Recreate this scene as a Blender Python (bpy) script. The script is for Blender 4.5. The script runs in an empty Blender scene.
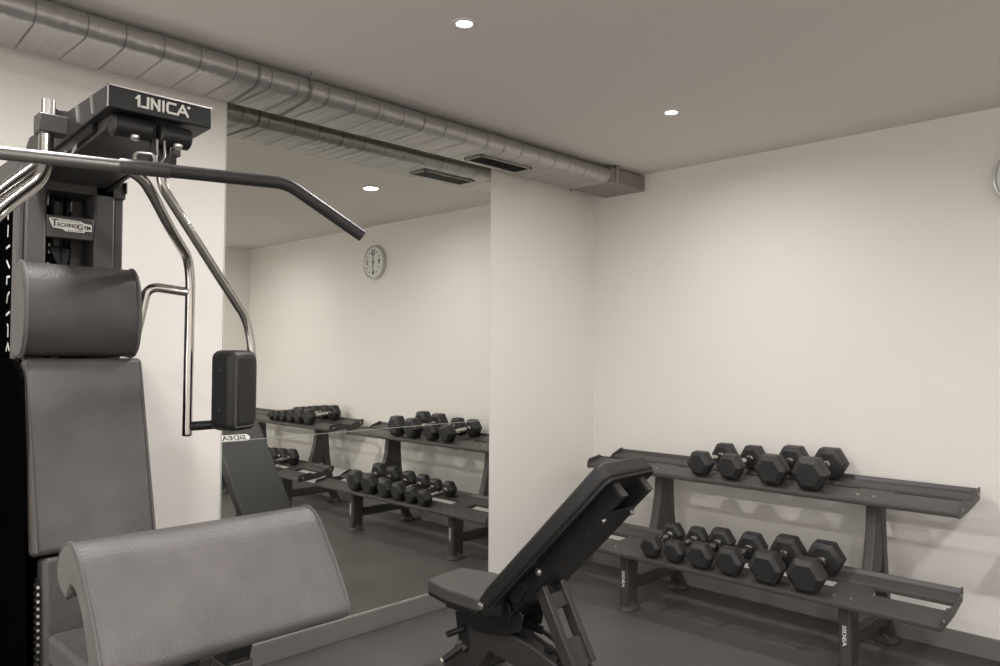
import bpy, math, random
from mathutils import Vector, Matrix, Euler
random.seed(7)
S = bpy.context.scene
COL = S.collection
PI = math.pi
R = math.radians

# ------------------------------------------------------------------ materials
def mat(name, col, rough=0.6, metal=0.0, bump=0.0, bscale=200.0, var=0.0, vscale=6.0, spec=0.5,
        emit=None, coat=0.0, stretch=None, detail=4.0):
    m = bpy.data.materials.new(name); m.use_nodes = True
    nt = m.node_tree; b = nt.nodes['Principled BSDF']
    b.inputs['Base Color'].default_value = (*col, 1)
    b.inputs['Roughness'].default_value = rough
    b.inputs['Metallic'].default_value = metal
    b.inputs['Specular IOR Level'].default_value = spec
    b.inputs['Coat Weight'].default_value = coat
    if emit:
        b.inputs['Emission Color'].default_value = (*col, 1)
        b.inputs['Emission Strength'].default_value = emit
    tc = nt.nodes.new('ShaderNodeTexCoord')
    mp = nt.nodes.new('ShaderNodeMapping'); nt.links.new(tc.outputs['Object'], mp.inputs['Vector'])
    if stretch: mp.inputs['Scale'].default_value = stretch
    if bump:
        n = nt.nodes.new('ShaderNodeTexNoise'); n.inputs['Scale'].default_value = bscale; n.inputs['Detail'].default_value = detail
        nt.links.new(mp.outputs['Vector'], n.inputs['Vector'])
        bp = nt.nodes.new('ShaderNodeBump'); bp.inputs['Strength'].default_value = bump; bp.inputs['Distance'].default_value = 0.01
        nt.links.new(n.outputs['Fac'], bp.inputs['Height']); nt.links.new(bp.outputs['Normal'], b.inputs['Normal'])
    if var:
        n2 = nt.nodes.new('ShaderNodeTexNoise'); n2.inputs['Scale'].default_value = vscale; n2.inputs['Detail'].default_value = 5
        nt.links.new(mp.outputs['Vector'], n2.inputs['Vector'])
        rp = nt.nodes.new('ShaderNodeValToRGB')
        rp.color_ramp.elements[0].position = 0.3; rp.color_ramp.elements[1].position = 0.7
        rp.color_ramp.elements[0].color = (*[c*(1-var) for c in col], 1)
        rp.color_ramp.elements[1].color = (*[min(1, c*(1+var)) for c in col], 1)
        nt.links.new(n2.outputs['Fac'], rp.inputs['Fac']); nt.links.new(rp.outputs['Color'], b.inputs['Base Color'])
    return m

M = dict(
    wall=mat('wall_paint', (.80, .772, .725), .85, bump=.05, bscale=120, spec=.2),
    ceil=mat('ceiling_paint', (.70, .665, .63), .9, bump=.04, bscale=90, spec=.2),
    floor=mat('rubber_floor', (.088, .083, .077), .55, bump=.12, bscale=350, var=.10, vscale=3.0, spec=.4),
    base=mat('grey_baseboard', (.17, .162, .15), .5),
    foil=mat('duct_foil', (.45, .44, .425), .38, metal=.8, bump=.5, bscale=3, stretch=(14, 1.2, 3), detail=5, var=.05, vscale=3),
    seam=mat('duct_seam', (.20, .195, .185), .5, metal=.4),
    galv=mat('galvanised_sheet', (.30, .285, .265), .42, metal=.6, var=.05, vscale=8),
    dark=mat('dark_grille', (.06, .059, .056), .6),
    galv2=mat('dull_grey_plate', (.16, .152, .145), .5, metal=.3),
    barst=mat('brushed_bar_steel', (.24, .232, .222), .34, metal=.85),
    mirror=mat('mirror_silver', (.88, .885, .845), 0.0, metal=1.0),
    glassedge=mat('mirror_glass_edge', (.62, .64, .58), .25),
    steel=mat('charcoal_steel', (.052, .049, .047), .42, metal=.15, bump=.05, bscale=500, spec=.5),
    rackst=mat('rack_powder_coat', (.066, .061, .057), .45, metal=.1, bump=.06, bscale=600),
    black=mat('black_steel', (.014, .0138, .0135), .42, spec=.4),
    blackgl=mat('black_gloss_panel', (.002, .002, .002), .9, spec=0.0),
    leather=mat('grey_leather', (.104, .096, .091), .40, bump=.25, bscale=240, var=.17, vscale=11, spec=.5),
    leatherm=mat('shaded_grey_leather', (.080, .073, .069), .40, bump=.25, bscale=240, var=.17, vscale=11, spec=.5),  # same leather, dimmer light on the back pad put into its colour
    leatherd=mat('dark_grey_leather', (.056, .050, .047), .40, bump=.22, bscale=240, var=.16, vscale=11, spec=.5),
    vinyl=mat('black_vinyl', (.019, .0184, .0175), .48, bump=.12, bscale=420, spec=.4),
    vinylg=mat('charcoal_vinyl', (.074, .072, .066), .55, bump=.12, bscale=420, spec=.35),
    piping=mat('leather_piping', (.085, .079, .075), .5),
    chrome=mat('chrome', (.54, .525, .50), .12, metal=1.0),
    satin=mat('satin_steel', (.50, .48, .46), .3, metal=1.0),
    rubber=mat('black_rubber', (.022, .021, .020), .5, bump=.08, bscale=500, spec=.4),
    hexrub=mat('hex_head_rubber', (.026, .025, .024), .48, bump=.10, bscale=300, spec=.45),
    white=mat('white_print', (.75, .73, .70), .5),
    badge=mat('badge_silver', (.72, .70, .66), .4),
    logo=mat('logo_silver', (.70, .68, .65), .5),
    ink=mat('badge_ink', (.02, .02, .02), .5),
    plast=mat('white_plastic', (.72, .72, .69), .4),
    clockrim=mat('clock_rim', (.55, .55, .52), .25, metal=.4),
    clockface=mat('clock_face', (.66, .665, .635), .5),
    pane=mat('fill_pane_glow', (1.0, .985, .965), .6, emit=1.2),  # glow of the added window
    lens=mat('lamp_lens', (1.0, .96, .90), .5, emit=9.0),
    trimw=mat('lamp_trim', (.70, .67, .63), .5),
    bolt=mat('zinc_bolt', (.55, .53, .5), .3, metal=.9),
    stack=mat('weight_plates', (.05, .048, .046), .5, metal=.3),
)

# ------------------------------------------------------------------ mesh builder
class MB:
    def __init__(s): s.v = []; s.f = []
    def add(s, vs, fs):
        o = len(s.v); s.v += [tuple(v) for v in vs]; s.f += [tuple(i+o for i in f) for f in fs]; return s
    def box(s, x0, x1, y0, y1, z0, z1, m=None):
        vs = [Vector(p) for p in ((x0,y0,z0),(x1,y0,z0),(x1,y1,z0),(x0,y1,z0),(x0,y0,z1),(x1,y0,z1),(x1,y1,z1),(x0,y1,z1))]
        if m is not None: vs = [m @ v for v in vs]
        return s.add(vs, [(0,3,2,1),(4,5,6,7),(0,1,5,4),(1,2,6,5),(2,3,7,6),(3,0,4,7)])
    def prism(s, poly, a, b, axis='x', m=None):
        # poly: 2D points; axis x -> (y,z), y -> (x,z), z -> (x,y)
        def P(u, w, t):
            return {'x': (t,u,w), 'y': (u,t,w), 'z': (u,w,t)}[axis]
        n = len(poly)
        vs = [Vector(P(u,w,a)) for u,w in poly] + [Vector(P(u,w,b)) for u,w in poly]
        if m is not None: vs = [m @ v for v in vs]
        fs = [tuple(range(n-1,-1,-1)), tuple(range(n,2*n))] + [(i,(i+1)%n,n+(i+1)%n,n+i) for i in range(n)]
        return s.add(vs, fs)
    def bar(s, p0, p1, w, h, up=(0,0,1)):
        p0 = Vector(p0); p1 = Vector(p1); d = (p1-p0); L = d.length; d.normalize()
        side = d.cross(Vector(up)); side = side.normalized() if side.length > 1e-5 else Vector((1,0,0))
        u = side.cross(d)
        m = Matrix((( side.x, d.x, u.x, p0.x),( side.y, d.y, u.y, p0.y),( side.z, d.z, u.z, p0.z),(0,0,0,1)))
        return s.box(-w/2, w/2, 0, L, -h/2, h/2, m)
    def tube(s, path, r, n=14, caps=True, rs=None):
        P = [Vector(p) for p in path]; N = len(P)
        T = []
        for i in range(N):
            a = P[max(i-1,0)]; b = P[min(i+1,N-1)]; T.append((b-a).normalized())
        ref = Vector((0,0,1)) if abs(T[0].z) < .9 else Vector((1,0,0))
        u = (ref - T[0]*ref.dot(T[0])).normalized()
        vs = []
        for i in range(N):
            u = (u - T[i]*u.dot(T[i])).normalized(); w = T[i].cross(u)
            rr = rs[i] if rs else r
            for k in range(n):
                a = 2*PI*k/n; vs.append(P[i] + u*(rr*math.cos(a)) + w*(rr*math.sin(a)))
        fs = []
        for i in range(N-1):
            for k in range(n):
                fs.append((i*n+k, i*n+(k+1)%n, (i+1)*n+(k+1)%n, (i+1)*n+k))
        if caps:
            fs.append(tuple(range(n-1,-1,-1))); fs.append(tuple((N-1)*n+k for k in range(n)))
        return s.add(vs, fs)
    def cyl(s, p0, p1, r, n=20, r1=None):
        return s.tube([p0, p1], r, n, True, [r, r if r1 is None else r1])
    def lathe(s, prof, c, axis='z', n=28):
        # prof list of (radius, height)
        vs = []; N = len(prof); c = Vector(c)
        for r, h in prof:
            for k in range(n):
                a = 2*PI*k/n; x = r*math.cos(a); y = r*math.sin(a)
                vs.append(c + Vector({'z': (x,y,h), 'x': (h,x,y), 'y': (y,h,x)}[axis]))
        fs = []
        for i in range(N-1):
            for k in range(n):
                fs.append((i*n+k, i*n+(k+1)%n, (i+1)*n+(k+1)%n, (i+1)*n+k))
        fs.append(tuple(range(n-1,-1,-1))); fs.append(tuple((N-1)*n+k for k in range(n)))
        return s.add(vs, fs)
    def xf(s, m):
        s.v = [tuple(m @ Vector(v)) for v in s.v]; return s

def bend(pts, r, n=6):
    """polyline with rounded corners"""
    P = [Vector(p) for p in pts]; out = [P[0]]
    for i in range(1, len(P)-1):
        a = (P[i-1]-P[i]); b = (P[i+1]-P[i]); rr = min(r, a.length*.48, b.length*.48)
        A = P[i]+a.normalized()*rr; B = P[i]+b.normalized()*rr
        for k in range(n+1):
            t = k/n; out.append(A*(1-t)**2 + P[i]*2*t*(1-t) + B*t*t)
    out.append(P[-1]); return out

def smooth_poly(pts, n=4, closed=False):
    P = [Vector((p[0],p[1])) for p in pts]; N = len(P); out = []
    rng = range(N) if closed else range(N-1)
    for i in rng:
        p0 = P[(i-1)%N] if closed or i > 0 else P[i]; p1 = P[i]; p2 = P[(i+1)%N]
        p3 = P[(i+2)%N] if closed or i+2 < N else p2
        for k in range(n):
            t = k/n
            q = .5*((2*p1)+(p2-p0)*t+(2*p0-5*p1+4*p2-p3)*t*t+(3*p1-p0-3*p2+p3)*t**3)
            out.append((q.x,q.y))
    if not closed: out.append((P[-1].x,P[-1].y))
    return out

def thing(name, label, cat, loc=(0,0,0), group=None):
    o = bpy.data.objects.new(name, None); o.empty_display_size = .1; COL.objects.link(o)
    o.location = loc; o['label'] = label; o['category'] = cat
    if group: o['group'] = group
    return o

def root_of(o):
    while o.parent: o = o.parent
    return o

def obj(name, mb, m, parent=None, bevel=0, seg=2, smooth=35, label=None, local=False, sub=0):
    """one mesh object; coordinates are the room's unless local, and are brought into the parent's frame"""
    me = bpy.data.meshes.new(name)
    off = Vector((0,0,0))
    if parent is not None and not local: off = root_of(parent).location
    me.from_pydata([tuple(Vector(v)-off) for v in mb.v], [], mb.f); me.validate(); me.update()
    import bmesh
    b = bmesh.new(); b.from_mesh(me); bmesh.ops.recalc_face_normals(b, faces=b.faces); b.to_mesh(me); b.free()
    me.materials.append(M[m])
    for p in me.polygons: p.use_smooth = True
    me.set_sharp_from_angle(angle=R(smooth))
    o = bpy.data.objects.new(name, me); COL.objects.link(o); o.parent = parent
    if bevel:
        d = o.modifiers.new('bevel', 'BEVEL'); d.width = bevel; d.segments = seg; d.limit_method = 'ANGLE'; d.angle_limit = R(40)
        d.harden_normals = False
    if sub:
        d = o.modifiers.new('sub', 'SUBSURF'); d.levels = sub; d.render_levels = sub
    if label: o['label'] = label
    return o

def tag(o, label, cat, group=None):
    o['label'] = label; o['category'] = cat
    if group: o['group'] = group
    return o

def struct(name, mb, m, **k):
    o = obj(name, mb, m, **k); o['kind'] = 'structure'; return o

def text_mb(body, size, depth=.001, bold=0.0, align='CENTER', wide=1.0):
    """lettering lying in the x/z plane, facing -y, centred on the origin"""
    c = bpy.data.curves.new('t', 'FONT'); c.body = body; c.size = size; c.extrude = depth; c.offset = bold
    c.align_x = align; c.align_y = 'CENTER'; c.resolution_u = 3
    o = bpy.data.objects.new('t', c); COL.objects.link(o)
    bpy.context.view_layer.update()
    dg = bpy.context.evaluated_depsgraph_get()
    me = bpy.data.meshes.new_from_object(o.evaluated_get(dg))
    mb = MB(); mb.add([(v.co.x*wide, -v.co.z, v.co.y) for v in me.vertices], [tuple(p.vertices) for p in me.polygons])
    bpy.data.objects.remove(o); bpy.data.curves.remove(c); bpy.data.meshes.remove(me)
    return mb

def strokes_mb(lines, w, depth):
    """thick polylines in the x/z plane facing -y"""
    mb = MB()
    for ln in lines:
        for (a, b) in zip(ln[:-1], ln[1:]):
            k = -.00018*(len(mb.v)//8)             # no two strokes share a plane
            a2 = Vector((a[0],k,a[1])); b2 = Vector((b[0],k,b[1])); d = (b2-a2).normalized()*w*.45
            mb.bar(a2-d, b2+d, w, depth, up=(0,1,0))
    return mb

H = 2.5
XL, YB = -6.2, -4.77       # far left wall, wall behind the camera
# ------------------------------------------------------------------ the room
struct('floor', MB().box(XL-.1, .1, YB-.1, .1, -.1, 0), 'floor')
struct('ceiling', MB().box(XL-.1, .1, YB-.1, .1, H, H+.1), 'ceil')
struct('wall_mirror', MB().box(XL-.1, .1, 0, .1, 0, H), 'wall')
struct('wall_right', MB().box(0, .1, YB-.1, 0, 0, H), 'wall')
struct('wall_back', MB().box(XL-.1, 0, YB-.1, YB, 0, H), 'wall')
struct('wall_left', MB().box(XL-.1, XL, YB, 0, 0, H), 'wall')
bh, bt = .096, .012
struct('baseboard_mirror', MB().box(XL, 0, -bt, 0, 0, bh), 'base', bevel=.003)
struct('baseboard_right', MB().box(-bt, 0, YB, -bt, 0, bh), 'base', bevel=.003)
struct('baseboard_back', MB().box(XL, -bt, YB, YB+bt, 0, bh), 'base', bevel=.003)
struct('baseboard_left', MB().box(XL, XL+bt, YB+bt, -bt, 0, bh), 'base', bevel=.003)

# mirror: two panes one above the other
MX0, MX1, MZ0, MZJ, MZ1 = -2.561, -.973, .104, .987, 2.47
for nm, z0, z1, lab in (('upper', MZJ+.0005, MZ1, 'large upper wall mirror pane reaching up to the silver duct'),
                        ('lower', MZ0, MZJ-.0005, 'lower wall mirror pane standing on the grey baseboard')):
    t = thing('wall_mirror_pane', lab, 'mirror', ((MX0+MX1)/2, 0, z0), 'mirror panes')
    obj('mirror_glass', MB().box(MX0+.002, MX1-.002, -.0065, -.001, z0+.0008, z1-.0008), 'mirror', t)
    e = MB()
    e.box(MX0, MX0+.002, -.0062, -.001, z0, z1); e.box(MX1-.002, MX1, -.0062, -.001, z0, z1)
    e.box(MX0, MX1, -.0062, -.001, z0, z0+.0015); e.box(MX0, MX1, -.0062, -.001, z1-.0015, z1)
    obj('polished_edge', e, 'glassedge', t, label='pale polished glass edge')

# ------------------------------------------------------------------ air duct
duct = thing('air_duct', 'flat silver foil air duct running along the ceiling above the mirror', 'air duct', (-3.1, -.15, 2.46))
DZ0, DZ1, DYF, DYB = 2.392, 2.482, -.412, -.082
def duct_prof(g=0.0):
    """closed flat oval, clear of the wall and of the ceiling"""
    r = (DZ1-DZ0)/2; cz = (DZ0+DZ1)/2; pts = []
    for k in range(13):
        a = -PI/2 - PI*k/12; pts.append((DYF+r + (r+g)*math.cos(a), cz + (r+g)*math.sin(a)))
    for k in range(13):
        a = PI/2 - PI*k/12; pts.append((DYB-r + (r+g)*math.cos(a), cz + (r+g)*math.sin(a)))
    return pts
def hoop(x, g, w, sk=.0):
    p = duct_prof(g); m = len(p)
    f = lambda yy: sk*(yy-DYB)/-.33
    vs = [(x+f(yy), yy, zz) for yy, zz in p] + [(x+w+f(yy), yy, zz) for yy, zz in p]
    return MB().add(vs, [(i, (i+1)%m, m+(i+1)%m, m+i) for i in range(m)])
sh = MB(); prof = duct_prof(); n = len(prof); vs = []; fs = []
NX = 190; X0, X1 = XL+.001, -.362
for i in range(NX+1):
    x = X0 + (X1-X0)*i/NX
    for j, (y, z) in enumerate(prof):
        w = math.sin(i*2.4+j)*math.sin(i*.7+j*1.7)
        vs.append((x, y + .0012*w, z + .0014*w))
for i in range(NX):
    for j in range(n):
        fs.append((i*n+j, i*n+(j+1)%n, (i+1)*n+(j+1)%n, (i+1)*n+j))
sh.add(vs, fs)
obj('duct_shell', sh, 'foil', duct, smooth=50)
x = -6.12
while x < -.42:
    obj('seam_band', hoop(x, .0015, .0042, random.uniform(-.012, .012)), 'seam', duct)
    x += .131
obj('end_box', MB().box(-.352, -.001, -.405, -.10, 2.394, 2.486), 'galv', duct, bevel=.003, label='plain sheet metal box end')
obj('flange', MB().box(-.368, -.351, -.412, -.090, 2.389, 2.490), 'galv', duct, bevel=.003)
obj('corner_cleat', MB().box(-.312, -.292, -.412, -.404, 2.40, 2.497).box(-.325, -.278, -.420, -.395, 2.487, 2.4985), 'foil', duct, bevel=.002)
VX0, VX1, VY0, VY1 = -1.335, -.945, -.300, -.168
obj('vent_frame', MB().box(VX0, VX1, VY1-.012, VY1, 2.382, 2.394).box(VX0, VX1, VY0, VY0+.012, 2.382, 2.394)
        .box(VX0, VX0+.016, VY0, VY1, 2.382, 2.394).box(VX1-.016, VX1, VY0, VY1, 2.382, 2.394), 'galv', duct, bevel=.002)
obj('vent_backing', MB().box(VX0+.014, VX1-.014, VY0+.01, VY1-.01, 2.3895, 2.394), 'dark', duct)
for k in range(7):
    y = VY0+.015 + k*.0155
    b = MB(); b.prism([(y,2.3825),(y+.002,2.3825),(y+.009,2.389),(y+.007,2.389)], VX0+.014, VX1-.014)
    obj('vent_slat', b, 'dark', duct)
for x in (-2.60, -2.375):
    b = hoop(x, .003, .011, -.03)
    if x > -2.5: b.box(x-.035, x-.024, DYF-.008, DYF+.004, 2.43, 2.452).box(x-.032, x-.027, DYF-.006, DYF-.002, 2.45, 2.4995)
    obj('hanger_strap', b, 'seam', duct, label='dark strap holding the duct to the ceiling')

# ------------------------------------------------------------------ downlights
def downlight(x, y, lab, pw):
    t = thing('ceiling_downlight', lab, 'ceiling light', (x, y, H), 'recessed ceiling downlights')
    ring = MB(); prof = [(.0275,-.001),(.029,-.004),(.038,-.005),(.042,-.003),(.043,0)]
    n = 32; vs = []; fs = []
    for r, h in prof:
        for k in range(n): a = 2*PI*k/n; vs.append((x+r*math.cos(a), y+r*math.sin(a), H+h))
    for i in range(len(prof)-1):
        for k in range(n): fs.append((i*n+k, i*n+(k+1)%n, (i+1)*n+(k+1)%n, (i+1)*n+k))
    obj('trim_ring', ring.add(vs, fs), 'trimw', t)
    obj('lamp_lens', MB().lathe([(.0275,-.0005),(.029,-.0022),(.001,-.0034)], (x,y,H)), 'lens', t, label='glowing white lens')
    L = bpy.data.lights.new('downlight_lamp', 'AREA'); L.shape = 'DISK'; L.size = .09; L.energy = pw; L.color = (1.0, .972, .968)
    L.spread = R(170)
    lo = bpy.data.objects.new('lamp', L); COL.objects.link(lo); lo.parent = t; lo.location = (0,0,-.008)
    return t
PW = ((10.5, 20.5, 19.0, 14.0), (9.0, 26.0, 31.0, 35.0))
ys = (-1.19, -3.7); xs = (-.961, -2.28, -3.6, -4.92)  # front row's first two are in view, the others added to brighten
names = {(0,0): 'small round ceiling downlight nearer the right wall, above the dumbbell rack',
         (0,1): 'small round ceiling downlight nearer the camera, left of the other one in view',
         }
for j, y in enumerate(ys):
    for i, x in enumerate(xs):
        lab = names.get((j,i), '%s added ceiling downlight %s, outside the picture' % (('second','second','third','fourth')[i] if i else 'first',
              ('in the row over the machine','in the row behind the camera')[j]))
        downlight(x, y, lab, PW[j][i])

# unseen frosted window added in the far left wall to brighten the room
WY0, WY1, WZ0, WZ1 = -3.55, -1.05, .95, 2.15
f = MB()
for a in ((WY0-.05, WY0, WZ0-.05, WZ1+.05), (WY1, WY1+.05, WZ0-.05, WZ1+.05), (WY0, WY1, WZ0-.05, WZ0), (WY0, WY1, WZ1, WZ1+.05), ((WY0+WY1)/2-.025, (WY0+WY1)/2+.025, WZ0, WZ1)):
    f.box(XL, XL+.035, *a)
wf = struct('added_window_1', f, 'trimw', bevel=.004)
obj('fill_pane', MB().box(XL+.001, XL+.012, WY0, WY1, WZ0, WZ1), 'pane', wf)
L = bpy.data.lights.new('window_daylight', 'AREA'); L.shape = 'RECTANGLE'; L.size = WY1-WY0-.05; L.size_y = WZ1-WZ0-.05
L.energy = 18; L.color = (1.0, .985, .965)  # fill light for the room, set in the added window
lo = bpy.data.objects.new('window_daylight', L); COL.objects.link(lo); lo.parent = wf
lo.location = (XL+.04, (WY0+WY1)/2, (WZ0+WZ1)/2); lo.rotation_euler = (0, R(-90), 0)

# ------------------------------------------------------------------ wall clock on the right wall
cy, cz = -2.433, 2.169
ck = thing('wall_clock', 'round white wall clock high on the right wall, seen in the mirror', 'clock', (0, cy, cz))
obj('clock_case', MB().lathe([(.142,-.001),(.149,-.004),(.150,-.026),(.147,-.036),(.140,-.037),(.136,-.031),(.001,-.031)], (0,cy,cz), 'x', 48), 'clockrim', ck)
obj('clock_face', MB().lathe([(.133,-.0305),(.133,-.0325),(.001,-.0325)], (0,cy,cz), 'x', 48), 'clockface', ck)
def on_clock(mb, ay, az, rot=0):
    # lettering faces -y; turn it to face -x, up stays up
    m = Matrix.Translation((-.0335, cy+ay, cz+az)) @ Matrix.Rotation(-PI/2, 4, 'Z')
    return mb.xf(m)
for k, (s, a) in enumerate((('12', 0), ('3', 1), ('6', 2), ('9', 3))):
    rr = .088; ay = -rr*math.sin(a*PI/2); az = rr*math.cos(a*PI/2)
    obj('numeral', on_clock(text_mb(s, .062, .0008, .0015), ay, az), 'ink', ck)
for k in range(12):
    if k % 3 == 0: continue
    a = k*PI/6
    obj('hour_mark', MB().cyl((-.0325, cy-.1*math.sin(a), cz+.1*math.cos(a)), (-.0342, cy-.1*math.sin(a), cz+.1*math.cos(a)), .007, 10), 'ink', ck)
obj('hour_hand', MB().bar((-.0348, cy, cz), (-.0348, cy-.006, cz-.055), .0015, .009, up=(0,1,0)), 'ink', ck)
obj('minute_hand', MB().bar((-.0362, cy, cz-.01), (-.0362, cy-.004, cz+.085), .0015, .007, up=(0,1,0)), 'ink', ck)
obj('hand_cap', MB().cyl((-.034, cy, cz), (-.0378, cy, cz), .010, 14), 'ink', ck)

# ------------------------------------------------------------------ dumbbell racks (built at their left end, y = 0)
RS = .20                                            # slope of each rail
UP = (-.43, .717, .352, .086, .022)                 # front lip x, its top z, depth, slope of a dumbbell, lift of the rear rail
LO = (-.72, .324, .340, .145, .037)
RL = 1.942
def rack(y0, lab, group):
    t = thing('dumbbell_rack', lab, 'dumbbell rack', (-.35, y0-RL/2, 0), group)
    for ti, (fx, fz, dp, sl, lift) in enumerate((UP, LO)):
        P = lambda u, w: (fx+u, fz+w)
        s = lambda u: u*RS
        r2 = .235; q = lambda u: lift + (u-r2)*.16
        fr = [P(.010,-.026), P(.002,-.022), P(-.001,-.010), P(.002,-.001), P(.010,s(.010)), P(.128,s(.128)), P(.134,s(.134)-.004), P(.134,s(.134)-.020),
              P(.130,s(.130)-.020), P(.130,s(.130)-.007), P(.124,s(.124)-.006), P(.012,s(.012)-.006), P(.006,-.009), P(.007,-.019), P(.014,-.022)]
        obj('shelf_rail', MB().prism(fr, y0-.004, y0-RL+.004, 'y'), 'rackst', t)
        b2 = dp
        rr = [P(r2-.004,q(r2)-.020), P(r2,q(r2)-.020), P(r2,q(r2)-.004), P(r2+.006,q(r2+.006)), P(b2-.016,q(b2-.016)), P(b2-.008,q(b2)+.006), P(b2-.004,q(b2)+.016),
              P(b2,q(b2)+.016), P(b2-.003,q(b2)+.002), P(b2-.012,q(b2-.012)-.005), P(r2+.006,q(r2+.006)-.006), P(r2-.004,q(r2)-.008)]
        obj('shelf_rail', MB().prism(rr, y0-.004, y0-RL+.004, 'y'), 'rackst', t)
        ep = [P(.012,-.030), P(-.002,-.024), P(-.005,-.006), P(.002,.018), P(.016,.028), P(.115,.042), P(.134,s(.134)+.004), P(.225,lift-.004),
              P(.250,lift+.014), P(b2-.03,q(b2)+.020), P(b2-.004,q(b2)+.024), P(b2+.003,q(b2)+.016), P(b2+.003,q(b2)-.010), P(b2-.012,q(b2)-.034), P(.2,-.012)]
        for ye in (y0, y0-RL+.004):
            e = obj('end_plate', MB().prism(ep, ye, ye-.004, 'y'), 'rackst', t)
            for u, wz in ((.045, .004), (b2-.035, q(b2)-.006)):
                c = P(u, wz); sg = 1 if ye == y0 else -1
                yy = ye if sg == 1 else ye-.004
                obj('end_bolt', MB().lathe([(.008,0),(.008,.003*sg),(.004,.005*sg)], (c[0], yy, c[1]), 'y', 10), 'bolt', e)
        for yp in (y0-.41, y0-1.555):
            pl = [P(.02,-.006), P(.128,s(.128)-.008), P(r2,q(r2)-.008), P(dp-.02,q(dp)-.014), P(dp-.02,q(dp)-.030), P(.02,-.022)]
            b = obj('shelf_bracket', MB().prism(pl, yp-.075, yp+.075, 'y'), 'rackst', t)
            for dy in (-.035, .035):
                c = P(.055, s(.055))
                obj('shelf_bolt', MB().cyl((c[0], yp+dy, c[1]-.002), (c[0]-.0007, yp+dy, c[1]+.003), .007, 10), 'bolt', b)
    for yp in (y0-.41, y0-1.555):
        w = .028
        # rear post, flared upright with two legs spreading downwards
        post = [(-.325,.692),(-.185,.705),(-.188,.64),(-.180,.52),(-.158,.40),(-.135,.25),(-.116,.10),(-.108,.012),(-.052,.012),
                (-.056,.16),(-.070,.32)]
        b = MB()
        b.prism([(-.300,.712),(-.185,.728),(-.180,.58),(-.168,.44),(-.146,.30),(-.108,.15),(-.055,.012),(-.125,.012),(-.165,.15),
                 (-.202,.28),(-.233,.42),(-.255,.56)], yp-w, yp+w, 'y')
        p = obj('rear_upright', b, 'rackst', t, bevel=.012, seg=3)
        b = MB().prism([(-.302,.712),(-.225,.722),(-.230,.56),(-.236,.42),(-.245,.37),(-.382,.345),(-.352,.44),(-.320,.56)], yp-w*.9, yp+w*.9, 'y')
        obj('front_strut', b, 'rackst', t, bevel=.01, seg=3)
        b = MB().prism([(-.648,.322),(-.535,.350),(-.545,.2),(-.548,.01),(-.640,.01)], yp-w, yp+w, 'y')
        leg = obj('front_leg', b, 'rackst', t, bevel=.012, seg=3)
        b = text_mb('SIDEA', .022, .0006, .0004, wide=1.55)
        b.xf(Matrix.Translation((-.6470, yp, .165)) @ Matrix.Rotation(-PI/2, 4, 'Z') @ Matrix.Rotation(PI/2, 4, 'Y') @ Matrix.Translation((0,.0,0)))
        obj('leg_lettering', b, 'white', leg, label='small white vertical lettering')
        obj('base_beam', MB().box(-.56, -.12, yp-.02, yp+.02, .10, .165), 'rackst', t, bevel=.006)
        for fx, l in ((-.592, leg), (-.092, p)):
            f = MB().lathe([(.072,0),(.074,.004),(.070,.010),(.056,.016),(.046,.028),(.040,.05)], (0,0,0), 'z', 28)
            f.xf(Matrix.Translation((fx, yp, 0)) @ Matrix.Diagonal((.95, .80, 1, 1)))
            obj('foot_plate', f, 'rackst', l)
    return t
YA, YB2 = -.29, -2.49
rackA = rack(YA, 'grey two-tier dumbbell rack against the right wall, behind the incline bench', 'dumbbell racks')
rackB = rack(YB2, 'grey two-tier dumbbell rack left of the nearer rack in the mirror', 'dumbbell racks')

# ------------------------------------------------------------------ hexagonal dumbbells
protos = {}
def make_dumbbell(fl, hl, sep):
    """lies along x, its origin under the middle on the flat it rests on"""
    key = (fl, hl, sep)
    t = bpy.data.objects.new('hex_dumbbell', None); t.empty_display_size = .05; COL.objects.link(t)
    h = fl/2; Rc = fl/math.sqrt(3)
    def hexring(x, s):
        return [(x, s*Rc*math.cos(PI/3*k), h + s*Rc*math.sin(PI/3*k)) for k in range(6)]
    for sg in (-1, 1):
        xi = sg*(sep/2-hl/2); xo = sg*(sep/2+hl/2)
        rings = [hexring(xi, .70), hexring(xi+sg*.012, .97), hexring(xi+sg*.018, 1.0), hexring(xo-sg*.022, 1.0), hexring(xo-sg*.016, .975),
                 hexring(xo-sg*.002, .74), hexring(xo, .70)]
        vs = [p for r in rings for p in r]; N = len(rings)
        fs = [(i*6+k, i*6+(k+1)%6, (i+1)*6+(k+1)%6, (i+1)*6+k) for i in range(N-1) for k in range(6)]
        fs += [tuple(range(5,-1,-1)), tuple((N-1)*6+k for k in range(6))]
        hd = obj('hex_head', MB().add(vs, fs), 'hexrub', t, bevel=.0035, seg=2, local=True, smooth=30)
        obj('collar', MB().lathe([(.019,0),(.021,sg*-.004),(.019,sg*-.012),(.0155,sg*-.014)], (xi,0,h), 'x', 20), 'chrome', hd, local=True)
    L = sep/2-hl/2-.012
    pr = []
    for k in range(17):
        u = -1+k/8; pr.append((.0135+.0035*math.cos(u*PI/2), u*L))
    obj('handle', MB().lathe(pr, (0,0,h), 'x', 20), 'chrome', t, local=True)
    protos[key] = t
    return t
def copy_tree(o, parent=None):
    c = o.copy(); COL.objects.link(c)
    if parent is not None: c.parent = parent
    for ch in o.children: copy_tree(ch, c)
    return c
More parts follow.
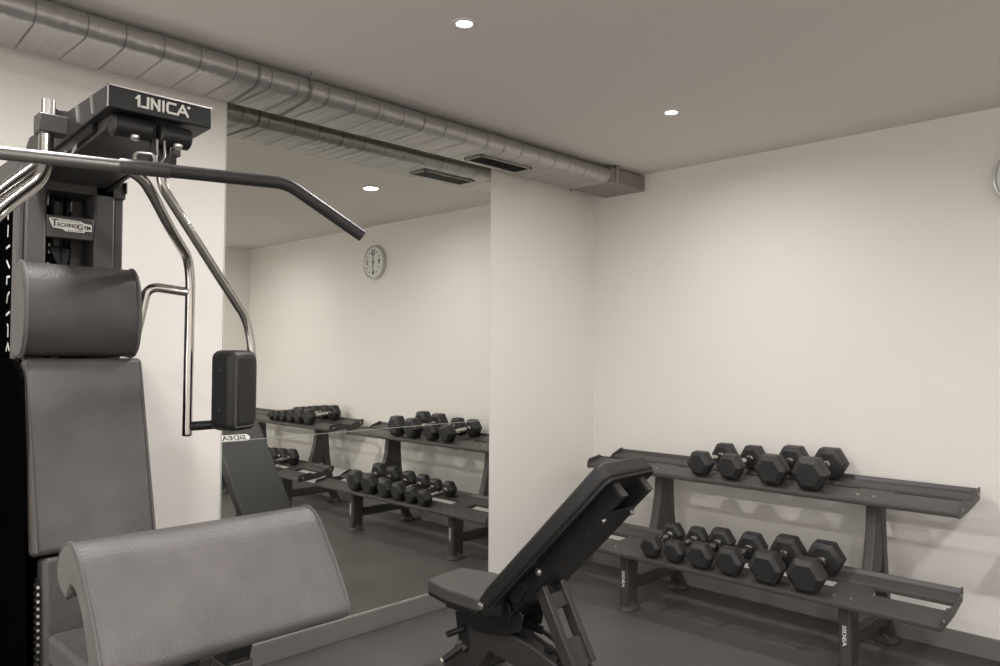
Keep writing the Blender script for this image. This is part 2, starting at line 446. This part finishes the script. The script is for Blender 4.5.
def dumbbell(shelf, y, fl, hl, sep, xc, lab, grp, yaw=0.0):
    key = (fl, hl, sep)
    t = copy_tree(protos[key]) if key in protos else make_dumbbell(fl, hl, sep)
    fx, fz, dp, sl, lift = shelf
    ub = (xc-fx) - sep/2 + hl/2                     # the back edge of the front head rests on the rail
    z = fz + ub*RS + .0008 + (xc-fx-ub)*sl
    t.location = (xc, y, z)
    t.rotation_euler = Euler((0, -math.atan(sl), yaw), 'XYZ')
    t['label'] = lab; t['category'] = 'dumbbell'; t['group'] = grp
    return t
ORD = ['first', 'second', 'third', 'fourth', 'fifth', 'sixth']
for i, (y, fl) in enumerate(((-1.02,.122),(-1.19,.124),(-1.41,.142),(-1.598,.148))):
    lab = ('smallest black hex dumbbell, leftmost on the upper shelf beside the right wall',
           'black hex dumbbell second from left on the upper shelf beside the right wall',
           'black hex dumbbell third from left on the upper shelf beside the right wall',
           'big black hex dumbbell, rightmost on the upper shelf beside the right wall')[i]
    dumbbell(UP, y, fl, .082 if fl < .14 else .092, .262, -.258, lab, 'hex dumbbells on the near upper shelf', R(random.uniform(-2,2)))
for i, (y, fl) in enumerate(((-.905,.106),(-1.045,.106),(-1.185,.122),(-1.345,.128),(-1.526,.144),(-1.704,.148))):
    lab = ('small black hex dumbbell, leftmost on the lower shelf beside the right wall',
           'small black hex dumbbell second from left on the near rack\'s lower shelf',
           'black hex dumbbell third from left on the near rack\'s lower shelf',
           'black hex dumbbell fourth from left on the near rack\'s lower shelf',
           'black hex dumbbell fifth from left on the near rack\'s lower shelf',
           'largest lower black hex dumbbell, rightmost on the near rack\'s lower shelf')[i]
    dumbbell(LO, y, fl, .068 if fl < .11 else (.074 if fl < .14 else .084), .226, -.575, lab, 'hex dumbbells on the near lower shelf', R(random.uniform(-2,2)))
for i, (y, fl) in enumerate(((-2.87,.132),(-3.025,.124),(-3.165,.112),(-3.293,.100),(-3.407,.090),(-3.51,.082))):
    lab = 'dumbbell %s from the right on the mirrored far rack\'s upper shelf' % ORD[i]
    dumbbell(UP, y, fl, .078, .262, -.258, lab, 'hex dumbbells on the far upper shelf', R(random.uniform(-2,2)))
for i, (y, fl) in enumerate(((-3.005,.138),(-3.17,.128),(-3.325,.120),(-3.47,.110))):
    lab = 'dumbbell %s from the right on the mirrored far rack\'s lower shelf' % ORD[i]
    dumbbell(LO, y, fl, .074, .226, -.575, lab, 'hex dumbbells on the far lower shelf', R(random.uniform(-2,2)))

# ------------------------------------------------------------------ adjustable bench
bench = thing('adjustable_bench', 'black adjustable weight bench with its backrest raised, in front of the mirror', 'weight bench', (-1.79, -1.50, 0))
bench.rotation_euler = (0, 0, R(2.5))
BX0, BX1, BXC = -1.942, -1.640, -1.791
A45 = R(45.7)
O = Vector((BXC, -.930, .408))                      # lower front edge of the backrest cushion
ax = Vector((0, -math.cos(A45), math.sin(A45)))     # up the backrest
nn = Vector((0, math.sin(A45), math.cos(A45)))      # out of its front face
def BM(px, pu, pn):  # matrix-like mapping of backrest coordinates
    return O + Vector((px,0,0)) + ax*pu + nn*pn
bm = Matrix(((1, ax.x, nn.x, O.x),(0, ax.y, nn.y, O.y),(0, ax.z, nn.z, O.z),(0,0,0,1)))
hw = .155; BL = .825
pad = [(-hw+.02,0),(hw-.02,0),(hw,.08),(hw,BL-.026),(hw-.018,BL),(-hw+.018,BL),(-hw,BL-.026),(-hw,.08)]
bp = obj('backrest_cushion', MB().prism(pad, -.062, 0, 'z', bm), 'vinyl', bench, bevel=.012, seg=4)
obj('cushion_base', MB().prism([(x*.97, .008+y*.98) for x, y in pad], -.072, -.062, 'z', bm), 'black', bench)
# label on the backrest front
lp = []
for k in range(9): a = PI/2+PI*k/8; lp.append((-.076+.025*math.cos(a), .025*math.sin(a)))
for k in range(9): a = -PI/2+PI*k/8; lp.append((.076+.025*math.cos(a), .025*math.sin(a)))
LC = (-.045, .600)
ob = obj('maker_plate', MB().prism([(x+LC[0]-.0, y+LC[1]) for x, y in lp], 0.0002, .0016, 'z', bm), 'white', bp, label='white pill-shaped label with black lettering')
tb = text_mb('SIDEA', .046, .0004, .0012, wide=1.25)
# text faces -y with up z -> face the cushion normal, up along the backrest; seen from the mirror side its right is -x
tm = bm @ Matrix.Translation((LC[0], LC[1], .0019)) @ Matrix(((-1,0,0,0),(0,0,1,0),(0,-1,0,0),(0,0,0,1)))
obj('label_lettering', tb.xf(tm), 'ink', bench)
# frame under the backrest
for s in (-1, 1):
    obj('backrest_rail', MB().box(s*.083-.017, s*.083+.017, .10, BL-.042, -.126, -.070, bm), 'black', bench, bevel=.004)
    obj('rail_end', MB().box(s*.083-.017, s*.083+.017, BL-.042, BL-.037, -.126, -.072, bm), 'steel', bench)
obj('back_crossplate', MB().prism([(-.105,.60),(.105,.60),(.105,.66),(.07,.70),(-.07,.70),(-.105,.66)], -.131, -.126, 'z', bm), 'black', bench, bevel=.003)
obj('back_plate', MB().box(-.105, .105, .05, .60, -.132, -.126, bm), 'black', bench, bevel=.006)
for s in (-1, 1):
    c0 = bm @ Vector((s*.09, .66, -.131)); c1 = bm @ Vector((s*.09, .66, -.138))
    obj('frame_bolt', MB().cyl(c0, c1, .010, 12), 'bolt', bench)
    c0 = bm @ Vector((s*.10, .33, -.10)); c1 = bm @ Vector((s*.126, .33, -.10))
    c0 = bm @ Vector((s*.100, .300, -.092)); c1 = c0
    obj('pivot_bolt', MB().lathe([(.014,0),(.014,s*.006),(.010,s*.010),(.003,s*.012)], (BXC+s*.100, c0.y, c0.z), 'x', 14), 'bolt', bench)
# seat
seat = [(-.112,-.612),(.105,-.592),(.150,-.75),(.150,-.945),(-.150,-.945),(-.150,-.765)]
obj('seat_cushion', MB().prism([(BXC+x, y) for x, y in seat], .358, .418, 'z'), 'vinylg', bench, bevel=.012, seg=4)
obj('seat_base', MB().prism([(BXC+x*.95, y*.98-.014) for x, y in seat], .349, .358, 'z'), 'black', bench)
obj('seat_beam', MB().box(BXC-.03, BXC+.03, -.93, -.64, .285, .349), 'black', bench, bevel=.004)
# hinge between seat and backrest
for s in (-1, 1):
    obj('hinge_plate', MB().prism([(-.83,.349),(-.93,.39),(-1.02,.43),(-1.10,.36),(-1.09,.30),(-1.0,.265),(-.86,.245),(-.80,.27)], BXC+s*.062-.004, BXC+s*.062+.004, 'x'), 'black', bench, bevel=.002)
    obj('hinge_bolt', MB().lathe([(.014,0),(.014,s*.005),(.006,s*.010)], (BXC+s*.140, -.950, .386), 'x', 14), 'bolt', bench)
    obj('hinge_lug', MB().prism([(-.925,.374),(-.975,.414),(-1.055,.434),(-1.055,.374),(-.965,.349)], BXC+s*.139, BXC+s*.128, 'x'), 'black', bench)
obj('hinge_axle', MB().cyl((BXC-.14,-.950,.386),(BXC+.14,-.950,.386), .011, 14), 'black', bench)
obj('pivot_drum', MB().cyl((BXC-.075,-.99,.355),(BXC+.075,-.99,.355), .058, 24), 'black', bench, bevel=.006)
# main frame: front leg and the long rear beam
hub = MB()
obj('front_leg', MB().prism([(-.795,.285),(-.90,.285),(-.895,.165),(-.775,.0),(-.615,.0)], BXC-.045, BXC+.045, 'x'), 'steel', bench, bevel=.008)
beam = MB().prism([(-.80,.285),(-.95,.275),(-1.12,.250),(-1.35,.175),(-1.60,.07),(-1.60,.005),(-1.52,.005),(-1.25,.105),(-1.0,.155),(-.88,.17)], BXC-.044, BXC+.044, 'x')
obj('main_beam', beam, 'steel', bench, bevel=.008)
obj('front_foot', MB().box(BXC-.26, BXC+.26, -.735, -.665, 0, .05), 'steel', bench, bevel=.01)
obj('rear_foot', MB().box(BXC-.20, BXC+.20, -1.62, -1.55, 0, .05), 'steel', bench, bevel=.01)
for s in (-1, 1):
    obj('adjuster_rail', MB().bar((BXC+s*.03,-1.00,.300),(BXC+s*.03,-1.12,.288), .012, .03).bar((BXC+s*.03,-1.115,.290),(BXC+s*.03,-1.36,.205), .012, .014), 'black', bench)
for k in range(3):
    y = -1.16-.06*k; z = .262-.021*k
    obj('adjuster_tooth', MB().prism([(y,z-.045),(y-.035,z-.055),(y-.030,z-.02),(y-.012,z-.012)], BXC-.02, BXC+.02, 'x'), 'black', bench)
# support strut (ladder shaped)
sa = Vector((0,-1.145,.550)); sb = Vector((0,-1.325,.215))
for s in (-1, 1):
    obj('support_strut', MB().bar((BXC+s*.062, sa.y, sa.z), (BXC+s*.062, sb.y, sb.z), .026, .040, up=(1,0,0)) if False else
        MB().prism([(sa.y+.02,sa.z-.010),(sa.y-.02,sa.z+.010),(sb.y-.024,sb.z+.012),(sb.y+.020,sb.z-.012)], BXC+s*.056-.014, BXC+s*.056+.014, 'x'), 'steel', bench, bevel=.004)
d = (sb-sa).normalized()
for u0, u1, nm in ((.105,.165,'strut_bridge'),(.275,.395,'strut_bridge')):
    p0 = sa+d*u0; p1 = sa+d*u1; q = Vector((0, d.z, -d.y))*.014
    obj(nm, MB().prism([(p0.y+q.y,p0.z+q.z),(p0.y-q.y,p0.z-q.z),(p1.y-q.y,p1.z-q.z),(p1.y+q.y,p1.z+q.z)], BXC-.050, BXC+.050, 'x'), 'steel', bench, bevel=.004)
obj('strut_stop', MB().prism([(-1.06,.45),(-1.12,.51),(-1.16,.49),(-1.115,.425),(-1.08,.42)], BXC-.11, BXC-.075, 'x'), 'black', bench, bevel=.003)
# seat adjuster under the seat
obj('seat_post', MB().prism([(-.715,.290),(-.785,.290),(-.800,.165),(-.790,.135),(-.750,.135),(-.740,.165)], BXC-.050, BXC-.036, 'x'), 'black', bench, bevel=.003)
obj('seat_post', MB().prism([(-.715,.290),(-.785,.290),(-.800,.165),(-.790,.135),(-.750,.135),(-.740,.165)], BXC+.036, BXC+.050, 'x'), 'black', bench, bevel=.003)
obj('pop_pin', MB().cyl((BXC-.05,-.765,.230),(BXC-.115,-.735,.215), .013, 16), 'black', bench)
obj('foot_peg', MB().cyl((BXC-.05,-.765,.160),(BXC-.120,-.72,.110), .014, 16), 'black', bench)
obj('peg_tip', MB().cyl((BXC-.120,-.72,.110),(BXC-.126,-.716,.106), .014, 16), 'bolt', bench)
for yy, zz in ((-.772,.155),(-.750,.168)):
    obj('post_bolt', MB().cyl((BXC-.050,yy,zz),(BXC-.060,yy,zz), .012, 14), 'bolt', bench)

# ------------------------------------------------------------------ cable machine
mc = thing('cable_machine', 'dark grey multi-function cable gym machine with padded backrest and arm curl pad', 'gym machine', (-3.37, -.8, 0))
XC = -3.37
# weight stack shroud
sh = MB(); sh.box(-3.500,-3.489,-.785,-.30,.06,1.845)
shp = obj('side_panel', sh, 'blackgl', mc, label='glossy black side panel with small white marks')
obj('side_panel', MB().box(-3.251,-3.2395,-.785,-.30,.06,1.845), 'steel', mc)
obj('back_panel', MB().box(-3.489,-3.251,-.312,-.30,.06,1.845), 'black', mc)
obj('top_cap', MB().prism([(-.80,1.80),(-.80,1.845),(-.74,1.885),(-.32,1.885),(-.29,1.845),(-.29,1.80)], -3.503, -3.236, 'x').box(-3.242,-3.2365,-.815,-.30,1.815,1.848), 'steel', mc, bevel=.004)
for k in range(9):
    z = 1.735-.045*k; y = -.69-.0035*k
    random.seed(40+k)
    b = MB()
    pts = [(random.uniform(-.010,.010), random.uniform(-.012,.012)) for _ in range(3)]
    ln = [[(0,.010),(0,-.008)],[(0,.011),(-.002,-.010)],[(-.012,0),(.012,.003)],[(-.011,.007),(0,0),(.013,-.008)],[(-.010,-.006),(-.009,.008),(.013,.008)],
          [(-.008,-.010),(-.002,.004),(.010,.009)],[(-.012,-.002),(.013,.003)],[(-.004,.012),(.002,.008),(.002,-.012)],[(-.012,-.007),(0,.008),(.012,-.006)]][k]
    s = strokes_mb([[(u*1.25, w_*1.25) for u, w_ in ln]], .0062, .0008)
    s.xf(Matrix.Translation((-3.5005, y, z)) @ Matrix.Rotation(-PI/2, 4, 'Z'))
    obj('exercise_mark', s, 'white', shp)
# front columns
for x0, x1 in ((-3.486,-3.436),(-3.3175,-3.264)):
    obj('front_column', MB().box(x0,x1,-.80,-.70,.05,1.83), 'steel', mc, bevel=.005)
obj('corner_trim', MB().box(-3.264,-3.2385,-.79,-.74,.05,1.82), 'steel', mc, bevel=.004)
obj('corner_trim', MB().box(-3.501,-3.486,-.79,-.74,.05,1.82), 'steel', mc, bevel=.004)
for x in (-3.415, -3.335):
    obj('guide_rod', MB().cyl((x,-.60,.1),(x,-.60,1.82), .011, 14), 'black', mc)
obj('rear_plate', MB().box(-3.341,-3.276,-.668,-.660,1.30,1.808).box(-3.386,-3.366,-.668,-.660,1.30,1.795), 'galv2', mc, bevel=.003)
for k in range(16):
    obj('weight_plate', MB().box(-3.47,-3.27,-.655,-.545,.10+.034*k,.131+.034*k), 'stack', mc, bevel=.003)
for x, y, z0, z1 in ((-3.392,-.68,1.2,1.82),(-3.372,-.70,1.2,1.82),(-3.352,-.68,1.2,1.82)):
    obj('pulley_cable', MB().cyl((x,y,z0),(x,y,z1), .0035, 8), 'black', mc)
obj('pulley_carriage', MB().prism([(-3.405,1.66),(-3.345,1.66),(-3.352,1.61),(-3.368,1.595),(-3.385,1.61)], -.70, -.66, 'y'), 'black', mc, bevel=.004)
for x, z in ((-3.400,1.655),(-3.402,1.60),(-3.345,1.78),(-3.405,1.79)):
    obj('cable_fitting', MB().cyl((x,-.685,z-.014),(x,-.685,z+.014), .006, 10), 'satin', mc)
bar_ = obj('badge_crossbar', MB().box(-3.436,-3.3175,-.80,-.775,1.672,1.733), 'steel', mc, bevel=.003)
bx0 = -3.378; bz = 1.707
def B(u, w): return (bx0+u, bz+w)
bd = [(-.052,.016),(-.046,.018),(.026,.0155),(.033,.0105),(.050,.0095),(.0525,.006),(.0525,-.010),(.036,-.0105),(.034,-.0155),(-.012,-.0155),(-.019,-.0095),(-.042,-.0085),(-.046,.0005)]
bdo = obj('badge', MB().prism([B(u*1.02,w) for u,w in bd], -.8022, -.8000, 'y'), 'badge', bar_, label='silver badge with black lettering')
t = text_mb('T', .028, .0003, .0004).xf(Matrix.Translation((bx0-.0395, -.8026, bz+.004)))
t2 = text_mb('ECHNO', .0150, .0003, .0003, wide=.98).xf(Matrix.Translation((bx0-.0075, -.8026, bz+.0005)))
t3 = text_mb('G', .0225, .0003, .0003, wide=.9).xf(Matrix.Translation((bx0+.0235, -.8026, bz-.0015)))
t4 = text_mb('YM', .0150, .0003, .0004, wide=.82).xf(Matrix.Translation((bx0+.0412, -.8026, bz-.0015)))
t.add(t2.v,t2.f).add(t3.v,t3.f).add(t4.v,t4.f)
t.add(*(lambda m: (m.v, m.f))(MB().box(bx0-.047,bx0+.024,-.8027,-.8022,bz+.0118,bz+.0130).box(bx0-.008,bx0+.031,-.8027,-.8022,bz-.0128,bz-.0118)))
obj('badge_lettering', t, 'ink', bar_)

# head with the name on its front
HX0, HX1, HYF = -3.4765, -3.251, -1.38
head = MB().prism([(HYF,1.8835),(HYF,1.9285),(HYF+.004,1.932),(-.78,1.935),(-.70,1.885),(-.72,1.86),(-.95,1.862)], HX0, HX1, 'x')
hd = obj('head_box', head, 'black', mc, bevel=.004)
obj('head_edge_trim', MB().box(HX0-.0012,HX1+.001,HYF-.0012,HYF+.002,1.9295,1.9325).box(HX0-.0012,HX0+.0012,HYF-.0012,HYF+.001,1.8835,1.9325), 'satin', hd)
U = .0262
def L(x): return -3.4165 + x*.0214
zz = 1.9085; hh = .0108
def q(x, w): return (L(x), zz+w*hh)
lines = [[q(-.12,.55), q(.12,1.0), q(.12,-1.0)], [q(.42,-1.0), q(1.0,-1.0), q(1.0,1.0)],
         [q(1.38,-1.0), q(1.38,1.0), q(2.1,-1.0), q(2.1,1.0)], [q(2.52,-1.0), q(2.52,1.0)],
         [q(3.75,1.0), q(3.05,1.0), q(2.92,.6), q(2.92,-.6), q(3.05,-1.0), q(3.75,-1.0)],
         [q(3.98,-1.0), q(4.5,1.0), q(5.05,-1.0)], [q(4.25,-.35), q(4.8,-.35)], [q(5.12,.95), q(5.16,.85)]]
s = strokes_mb(lines, .0046, .004); s.xf(Matrix.Translation((0,HYF-.0016,0)))
obj('head_lettering', s, 'logo', hd, label='raised silver lettering')
for yy in (-1.30,-1.20):
    obj('side_rib', MB().prism([(yy,1.885),(yy+.012,1.885),(yy+.028,1.93),(yy+.016,1.93)], HX0-.003, HX0, 'x'), 'satin', hd)
# lower boom and gussets under the head
obj('lower_boom', MB().prism([(-.78,1.822),(-1.02,1.840),(-1.30,1.856),(-1.33,1.882),(-.78,1.882)], -3.455, -3.290, 'x'), 'steel', mc, bevel=.004)
for x in (-3.462,-3.285):
    obj('boom_gusset', MB().prism([(-.80,1.812),(-.92,1.828),(-1.25,1.858),(-1.25,1.882),(-.80,1.882)], x-.004, x+.004, 'x'), 'black', mc)
for y0 in (-1.02,-1.10):
    obj('boom_highlight_plate', MB().prism([(y0,1.822),(y0-.05,1.838),(y0-.05,1.850),(y0-.02,1.842)], -3.468, -3.4665, 'x'), 'satin', mc)
for x0, x1, yy, zc in ((-3.458,-3.374,-1.345,1.857),(-3.362,-3.292,-1.355,1.853)):
    k = obj('pulley_housing', MB().lathe([(.020,0),(.0245,.004),(.0245,x1-x0-.004),(.020,x1-x0)], (x0,yy,zc), 'x', 22), 'black', mc)
    obj('housing_bolt', MB().lathe([(.010,0),(.010,-.006),(.006,-.010)], ((x0+x1)/2+.004, yy-.014, zc-.019), 'z', 14), 'bolt', k)
obj('pulley_bracket', MB().box(-3.374,-3.362,-1.35,-1.335,1.80,1.875).box(-3.352,-3.322,-1.33,-1.30,1.79,1.84), 'black', mc, bevel=.003)
for x in (-3.376,-3.360):
    obj('lift_cable', MB().tube(bend([(x-.018,-1.40,1.772),(x-.004,-1.395,1.790),(x,-1.39,1.80),(x+.001,-1.385,1.832)], .01), .0026, 10), 'satin', mc)
# pivots of the swing arms, either side of the head
for s_, nm in ((-1,'left'),(1,'right')):
    px = XC+s_*.130
    blk = obj('arm_pivot', MB().box(px-.034,px+.034,-1.105,-1.055,1.876,1.920), 'steel', mc, bevel=.003)
    if s_ == 1: obj('arm_pivot_skirt', MB().box(px-.034,px+.022,-1.105,-1.055,1.825,1.876), 'black', blk)
    obj('pivot_pin', MB().cyl((px+s_*.010,-1.08,1.915),(px+s_*.010,-1.08,1.957), .015, 18), 'satin', blk)
    obj('pivot_link', MB().bar((px,-1.06,1.94),(XC+s_*.07,-.98,1.945), .02, .012).cyl((XC+s_*.085,-1.0,1.938),(XC+s_*.085,-1.0,1.958), .017, 14), 'black', blk)
# right swing arm
pr = Vector((XC+.130, -1.08, 0))
arm = obj('swing_arm', MB().tube(bend([(-3.36,-1.10,1.832),(-3.29,-1.075,1.808),(-3.255,-1.05,1.775),(-3.183,-.98,1.707),(-3.094,-.893,1.640),(-3.081,-.883,1.58),(-3.0832,-.883,1.125)], .05, 8), .0138, 18), 'chrome', mc)
obj('swing_arm', MB().tube(bend([(pr.x-.006,-1.085,1.87),(pr.x-.010,-1.085,1.80),(-2.952,-.975,1.462),(-2.935,-.973,1.40),(-2.930,-.975,1.33)], .04, 8), .0125, 18), 'chrome', mc)
obj('row_handle', MB().tube(bend([(-3.088,-.883,1.5395),(-3.19,-.850,1.553),(-3.212,-.848,1.44),(-3.222,-.846,1.40)], .035, 8), .0135, 16), 'chrome', arm)
obj('arm_cap', MB().lathe([(.0140,0),(.0140,-.003),(.009,-.006)], (-3.0832,-.883,1.1255), 'z', 16), 'black', arm)
obj('pad_peg', MB().cyl((-3.075,-.887,1.148),(-2.975,-.945,1.155), .0135, 16), 'black', arm)
# forearm pad
pm = Matrix.Translation((-2.982, -.967, 1.2535)) @ Matrix.Rotation(R(19), 4, 'Z') @ Matrix.Scale(1.04, 4)
pdm = MB().box(-.052,.050,-.047,.047,-.112,.113, pm)
pd = obj('forearm_pad', pdm, 'vinyl', mc, bevel=.026, seg=5, label='black padded forearm cushion on the chrome swing arm')
for z in (-.055,.055):
    b = MB().lathe([(.007,0),(.007,-.003),(.003,-.005)], (0,0,0), 'x', 12); b.xf(pm @ Matrix.Translation((-.052,.0,z)))
    obj('pad_stud', b, 'rubber', pd)
for sy in (-1,):
    lp = [Vector((sx*.040,-.0465*1.0,sz*.100)) for sx,sz in ((-1,-1),(1,-1),(1,1),(-1,1))]
    path = bend([lp[0]*1, lp[1], lp[2], lp[3], lp[0]], .028, 6)
    obj('pad_piping', MB().tube([pm @ Vector((p.x*.93,p.y+.003,p.z)) for p in path], .0028, 8), 'vinylg', pd)
# left swing arm, swung out of the picture
pl_ = Vector((XC-.130, -1.08, 0))
def lf(r, a, z): return (pl_.x + r*math.cos(R(a)), -1.08 + r*math.sin(R(a)), z)
la = obj('swing_arm', MB().tube(bend([(-3.513,-1.08,1.88),(-3.513,-1.08,1.775),(-3.617,-1.15,1.672),(-3.705,-1.25,1.565),(-3.76,-1.31,1.49),(-3.765,-1.315,1.13)], .05, 8), .0160, 18), 'chrome', mc)
obj('swing_arm', MB().tube(bend([(-3.515,-1.07,1.82),(-3.535,-1.07,1.795),(-3.607,-1.10,1.722),(-3.72,-1.20,1.60),(-3.80,-1.27,1.49),(-3.80,-1.27,1.33)], .05, 8), .0140, 18), 'chrome', mc)
pm2 = Matrix.Translation((-3.80,-1.285,1.2535)) @ Matrix.Rotation(R(-30), 4, 'Z')
obj('forearm_pad', MB().box(-.047,.047,-.046,.046,-.110,.110, pm2), 'vinyl', mc, bevel=.026, seg=5)

# backrest: head pad, long pad, lower pad
def pad_profile(name, pts, x0, x1, m, bev=.010, pip=True, parent=mc, seg=4):
    o = obj(name, MB().prism(pts, x0, x1, 'x'), m, parent, bevel=bev, seg=seg, smooth=45)
    return o
hp = smooth_poly([(-.825,1.575),(-.855,1.592),(-.893,1.586),(-.925,1.548),(-.940,1.480),(-.936,1.415),(-.917,1.368),(-.885,1.352),(-.835,1.354)], 4) + [(-.818,1.40),(-.818,1.53)]
headpad = pad_profile('head_pad', hp, -3.516, -3.234, 'leatherd', .012)
for x in (-3.5085,-3.2415):
    path = [(x, y, z) for y, z in hp[:33]]
    obj('piping', MB().tube([(x, -.87+(y+.87)*1.01, 1.472+(z-1.472)*1.008) for x, y, z in path], .0036, 8), 'piping', headpad)
def slab(z1, y1, z0, y0, th, r=.012):
    d = Vector((y0-y1, z0-z1)).normalized(); nb = Vector((-d.y, d.x))
    if nb.x < 0: nb = -nb
    a = Vector((y1,z1)); b = Vector((y0,z0))
    return [tuple(a), tuple(b), tuple(b+nb*th), tuple(a+nb*th)]
long_ = slab(1.350,-.905,.878,-1.035,.055)
lpad = obj('back_pad', MB().prism(long_, -3.508, -3.220, 'x'), 'leatherm', mc, bevel=.014, seg=4)
for x in (-3.501,-3.2275):
    obj('piping', MB().tube([(x,-.9065,1.337),(x,-1.034,.884)], .0034, 8), 'piping', lpad)
low_ = slab(.871,-1.037,.50,-1.10,.055)
obj('lower_back_pad', MB().prism(low_, -3.490, -3.228, 'x'), 'leatherd', mc, bevel=.012, seg=4)
obj('backrest_carriage', MB().prism([(-.80,1.34),(-.852,1.34),(-.965,.86),(-1.04,.48),(-.80,.48)], -3.492, -3.248, 'x'), 'blackgl', mc)
rail = MB().prism([(-1.0,.82),(-1.016,.82),(-1.040,.50),(-1.02,.50)], -3.4960, -3.4915, 'x')
ar = obj('height_rail', rail, 'black', mc)
for k in range(17):
    z = .802-.0165*k; y = -1.016-.0012*k
    obj('rail_tooth', MB().prism([(y-.024,z),(y+.004,z),(y+.006,z+.006),(y-.022,z+.006)], -3.5010, -3.4955, 'x'), 'satin', ar)
# seat
obj('side_cover', MB().prism([(-.30,.06),(-.30,1.345),(-.86,1.345),(-.945,1.30),(-1.03,.60),(-1.03,.06)], -3.522, -3.5125), 'blackgl', mc, bevel=.003)
obj('machine_seat', MB().box(-3.502,-3.238,-1.50,-1.135,.655,.722), 'leatherd', mc, bevel=.012, seg=4)
obj('seat_pan', MB().box(-3.47,-3.27,-1.47,-1.10,.625,.655), 'black', mc)
obj('seat_column', MB().box(-3.41,-3.33,-1.34,-1.26,.05,.63), 'steel', mc, bevel=.005)
# arm curl pad
outer = [(-1.612,.934),(-1.566,.952),(-1.558,.985),(-1.580,1.014),(-1.620,1.031),(-1.662,1.016),(-1.703,.972),(-1.748,.915),(-1.782,.862),(-1.786,.842)]
inner = [(-1.770,.826),(-1.745,.822),(-1.735,.845),(-1.712,.895),(-1.684,.935),(-1.655,.957),(-1.632,.958)]
cp = smooth_poly(outer + inner, 4, True)
cx0, cx1 = -3.603, -3.130
curl = obj('arm_curl_pad', MB().prism(cp, cx0, cx1, 'x'), 'leather', mc, bevel=.007, seg=3, smooth=60)
ccx = sum(p[0] for p in cp)/len(cp); 
for x in (cx0+.004, cx1-.004):
    path = smooth_poly(outer, 4)
    obj('piping', MB().tube([(x, p[0], p[1]) for p in path], .0038, 8), 'piping', curl)
obj('curl_pad_backing', MB().prism([(-1.640,.950),(-1.655,.950),(-1.684,.930),(-1.712,.890),(-1.735,.84),(-1.70,.838),(-1.655,.90)], -3.585, -3.148, 'x'), 'black', mc)
obj('curl_pad_bracket', MB().prism([(-1.735,.836),(-1.66,.90),(-1.62,.86),(-1.66,.77),(-1.71,.77)], -3.356, -3.308, 'x').box(-3.43,-3.400,-1.70,-1.66,.77,.86), 'black', mc, bevel=.004)
obj('curl_post', MB().box(-3.355,-3.311,-1.715,-1.665,.05,.790), 'steel', mc, bevel=.006)
obj('post_collar', MB().box(-3.360,-3.306,-1.721,-1.659,.760,.778), 'steel', mc, bevel=.003)
# floor frame
obj('base_beam', MB().box(XC-.04,XC+.04,-1.75,-.30,.0,.06), 'steel', mc, bevel=.006)
obj('base_foot', MB().box(XC-.32,XC+.32,-.36,-.28,.0,.06), 'steel', mc, bevel=.006)
obj('base_foot', MB().box(XC-.30,XC+.30,-1.80,-1.72,.0,.06), 'steel', mc, bevel=.006)

# lat bar hanging from the front cable
lb = thing('lat_pulldown_bar', 'long dark lat pulldown bar with bent ends hanging under the machine head', 'lat bar', (-3.415, -1.425, 1.755))
dv = Vector((.544, -.121, .012)).normalized()
c0 = Vector((-3.415, -1.425, 1.7545))
pts = [c0-dv*.62+Vector((0,0,0)), c0+dv*.30]
e1 = c0+dv*.487+Vector((-.0,-.01,-.112)); e0 = c0-dv*.50+Vector((0,.01,-.115))
full = bend([e0, c0-dv*.31, c0, c0+dv*.305, e1], .028, 8)
obj('bar_tube', MB().tube(full, .0135, 18), 'barst', lb)
obj('centre_sleeve', MB().tube([c0-dv*.050, c0-dv*.046, c0+dv*.046, c0+dv*.050], .016, 20, True, [.0137,.0162,.0162,.0137]), 'steel', lb)
obj('bar_grip', MB().tube(bend([c0+dv*.049, c0+dv*.305, e1], .028, 8), .0145, 18), 'rubber', lb, label='dark rubber grip')
obj('bar_grip', MB().tube(bend([c0-dv*.31-dv*.02, e0], .05, 8), .0148, 18), 'rubber', lb)
obj('hang_loop', MB().tube(bend([c0+dv*(-.02)+Vector((0,0,.010)), c0+dv*(-.018)+Vector((0,.006,.034)), c0+dv*.022+Vector((0,.008,.034)), c0+dv*.022+Vector((0,0,.010))], .012, 5), .0036, 10), 'satin', lb)

# ------------------------------------------------------------------ world, camera, colour
w = bpy.data.worlds.new('World'); S.world = w; w.use_nodes = True
w.node_tree.nodes['Background'].inputs[0].default_value = (.02, .02, .02, 1)
cam = bpy.data.cameras.new('Camera'); co = bpy.data.objects.new('Camera', cam); COL.objects.link(co)
cam.sensor_width = 36; cam.lens = 27.26; cam.clip_start = .02
rot = Matrix(((0.700586835791385, -0.02356497534474654, -0.7131779423487634),
              (-0.7135416934810919, -0.014692348803807136, -0.7004586972482836),
              (0.006028032842499594, 0.9996143390446278, -0.02710785857313321)))
co.matrix_world = Matrix.Translation((-4.025, -3.0844, 1.3659)) @ rot.to_4x4()
S.camera = co
vs = S.view_settings
vs.view_transform = 'Standard'; vs.look = 'None'; vs.gamma = 1; vs.exposure = 0.0; vs.use_curve_mapping = False
S.display_settings.display_device = 'sRGB'
try: S.cycles.max_bounces = 12; S.cycles.diffuse_bounces = 6; S.cycles.sample_clamp_indirect = 4
except Exception: pass
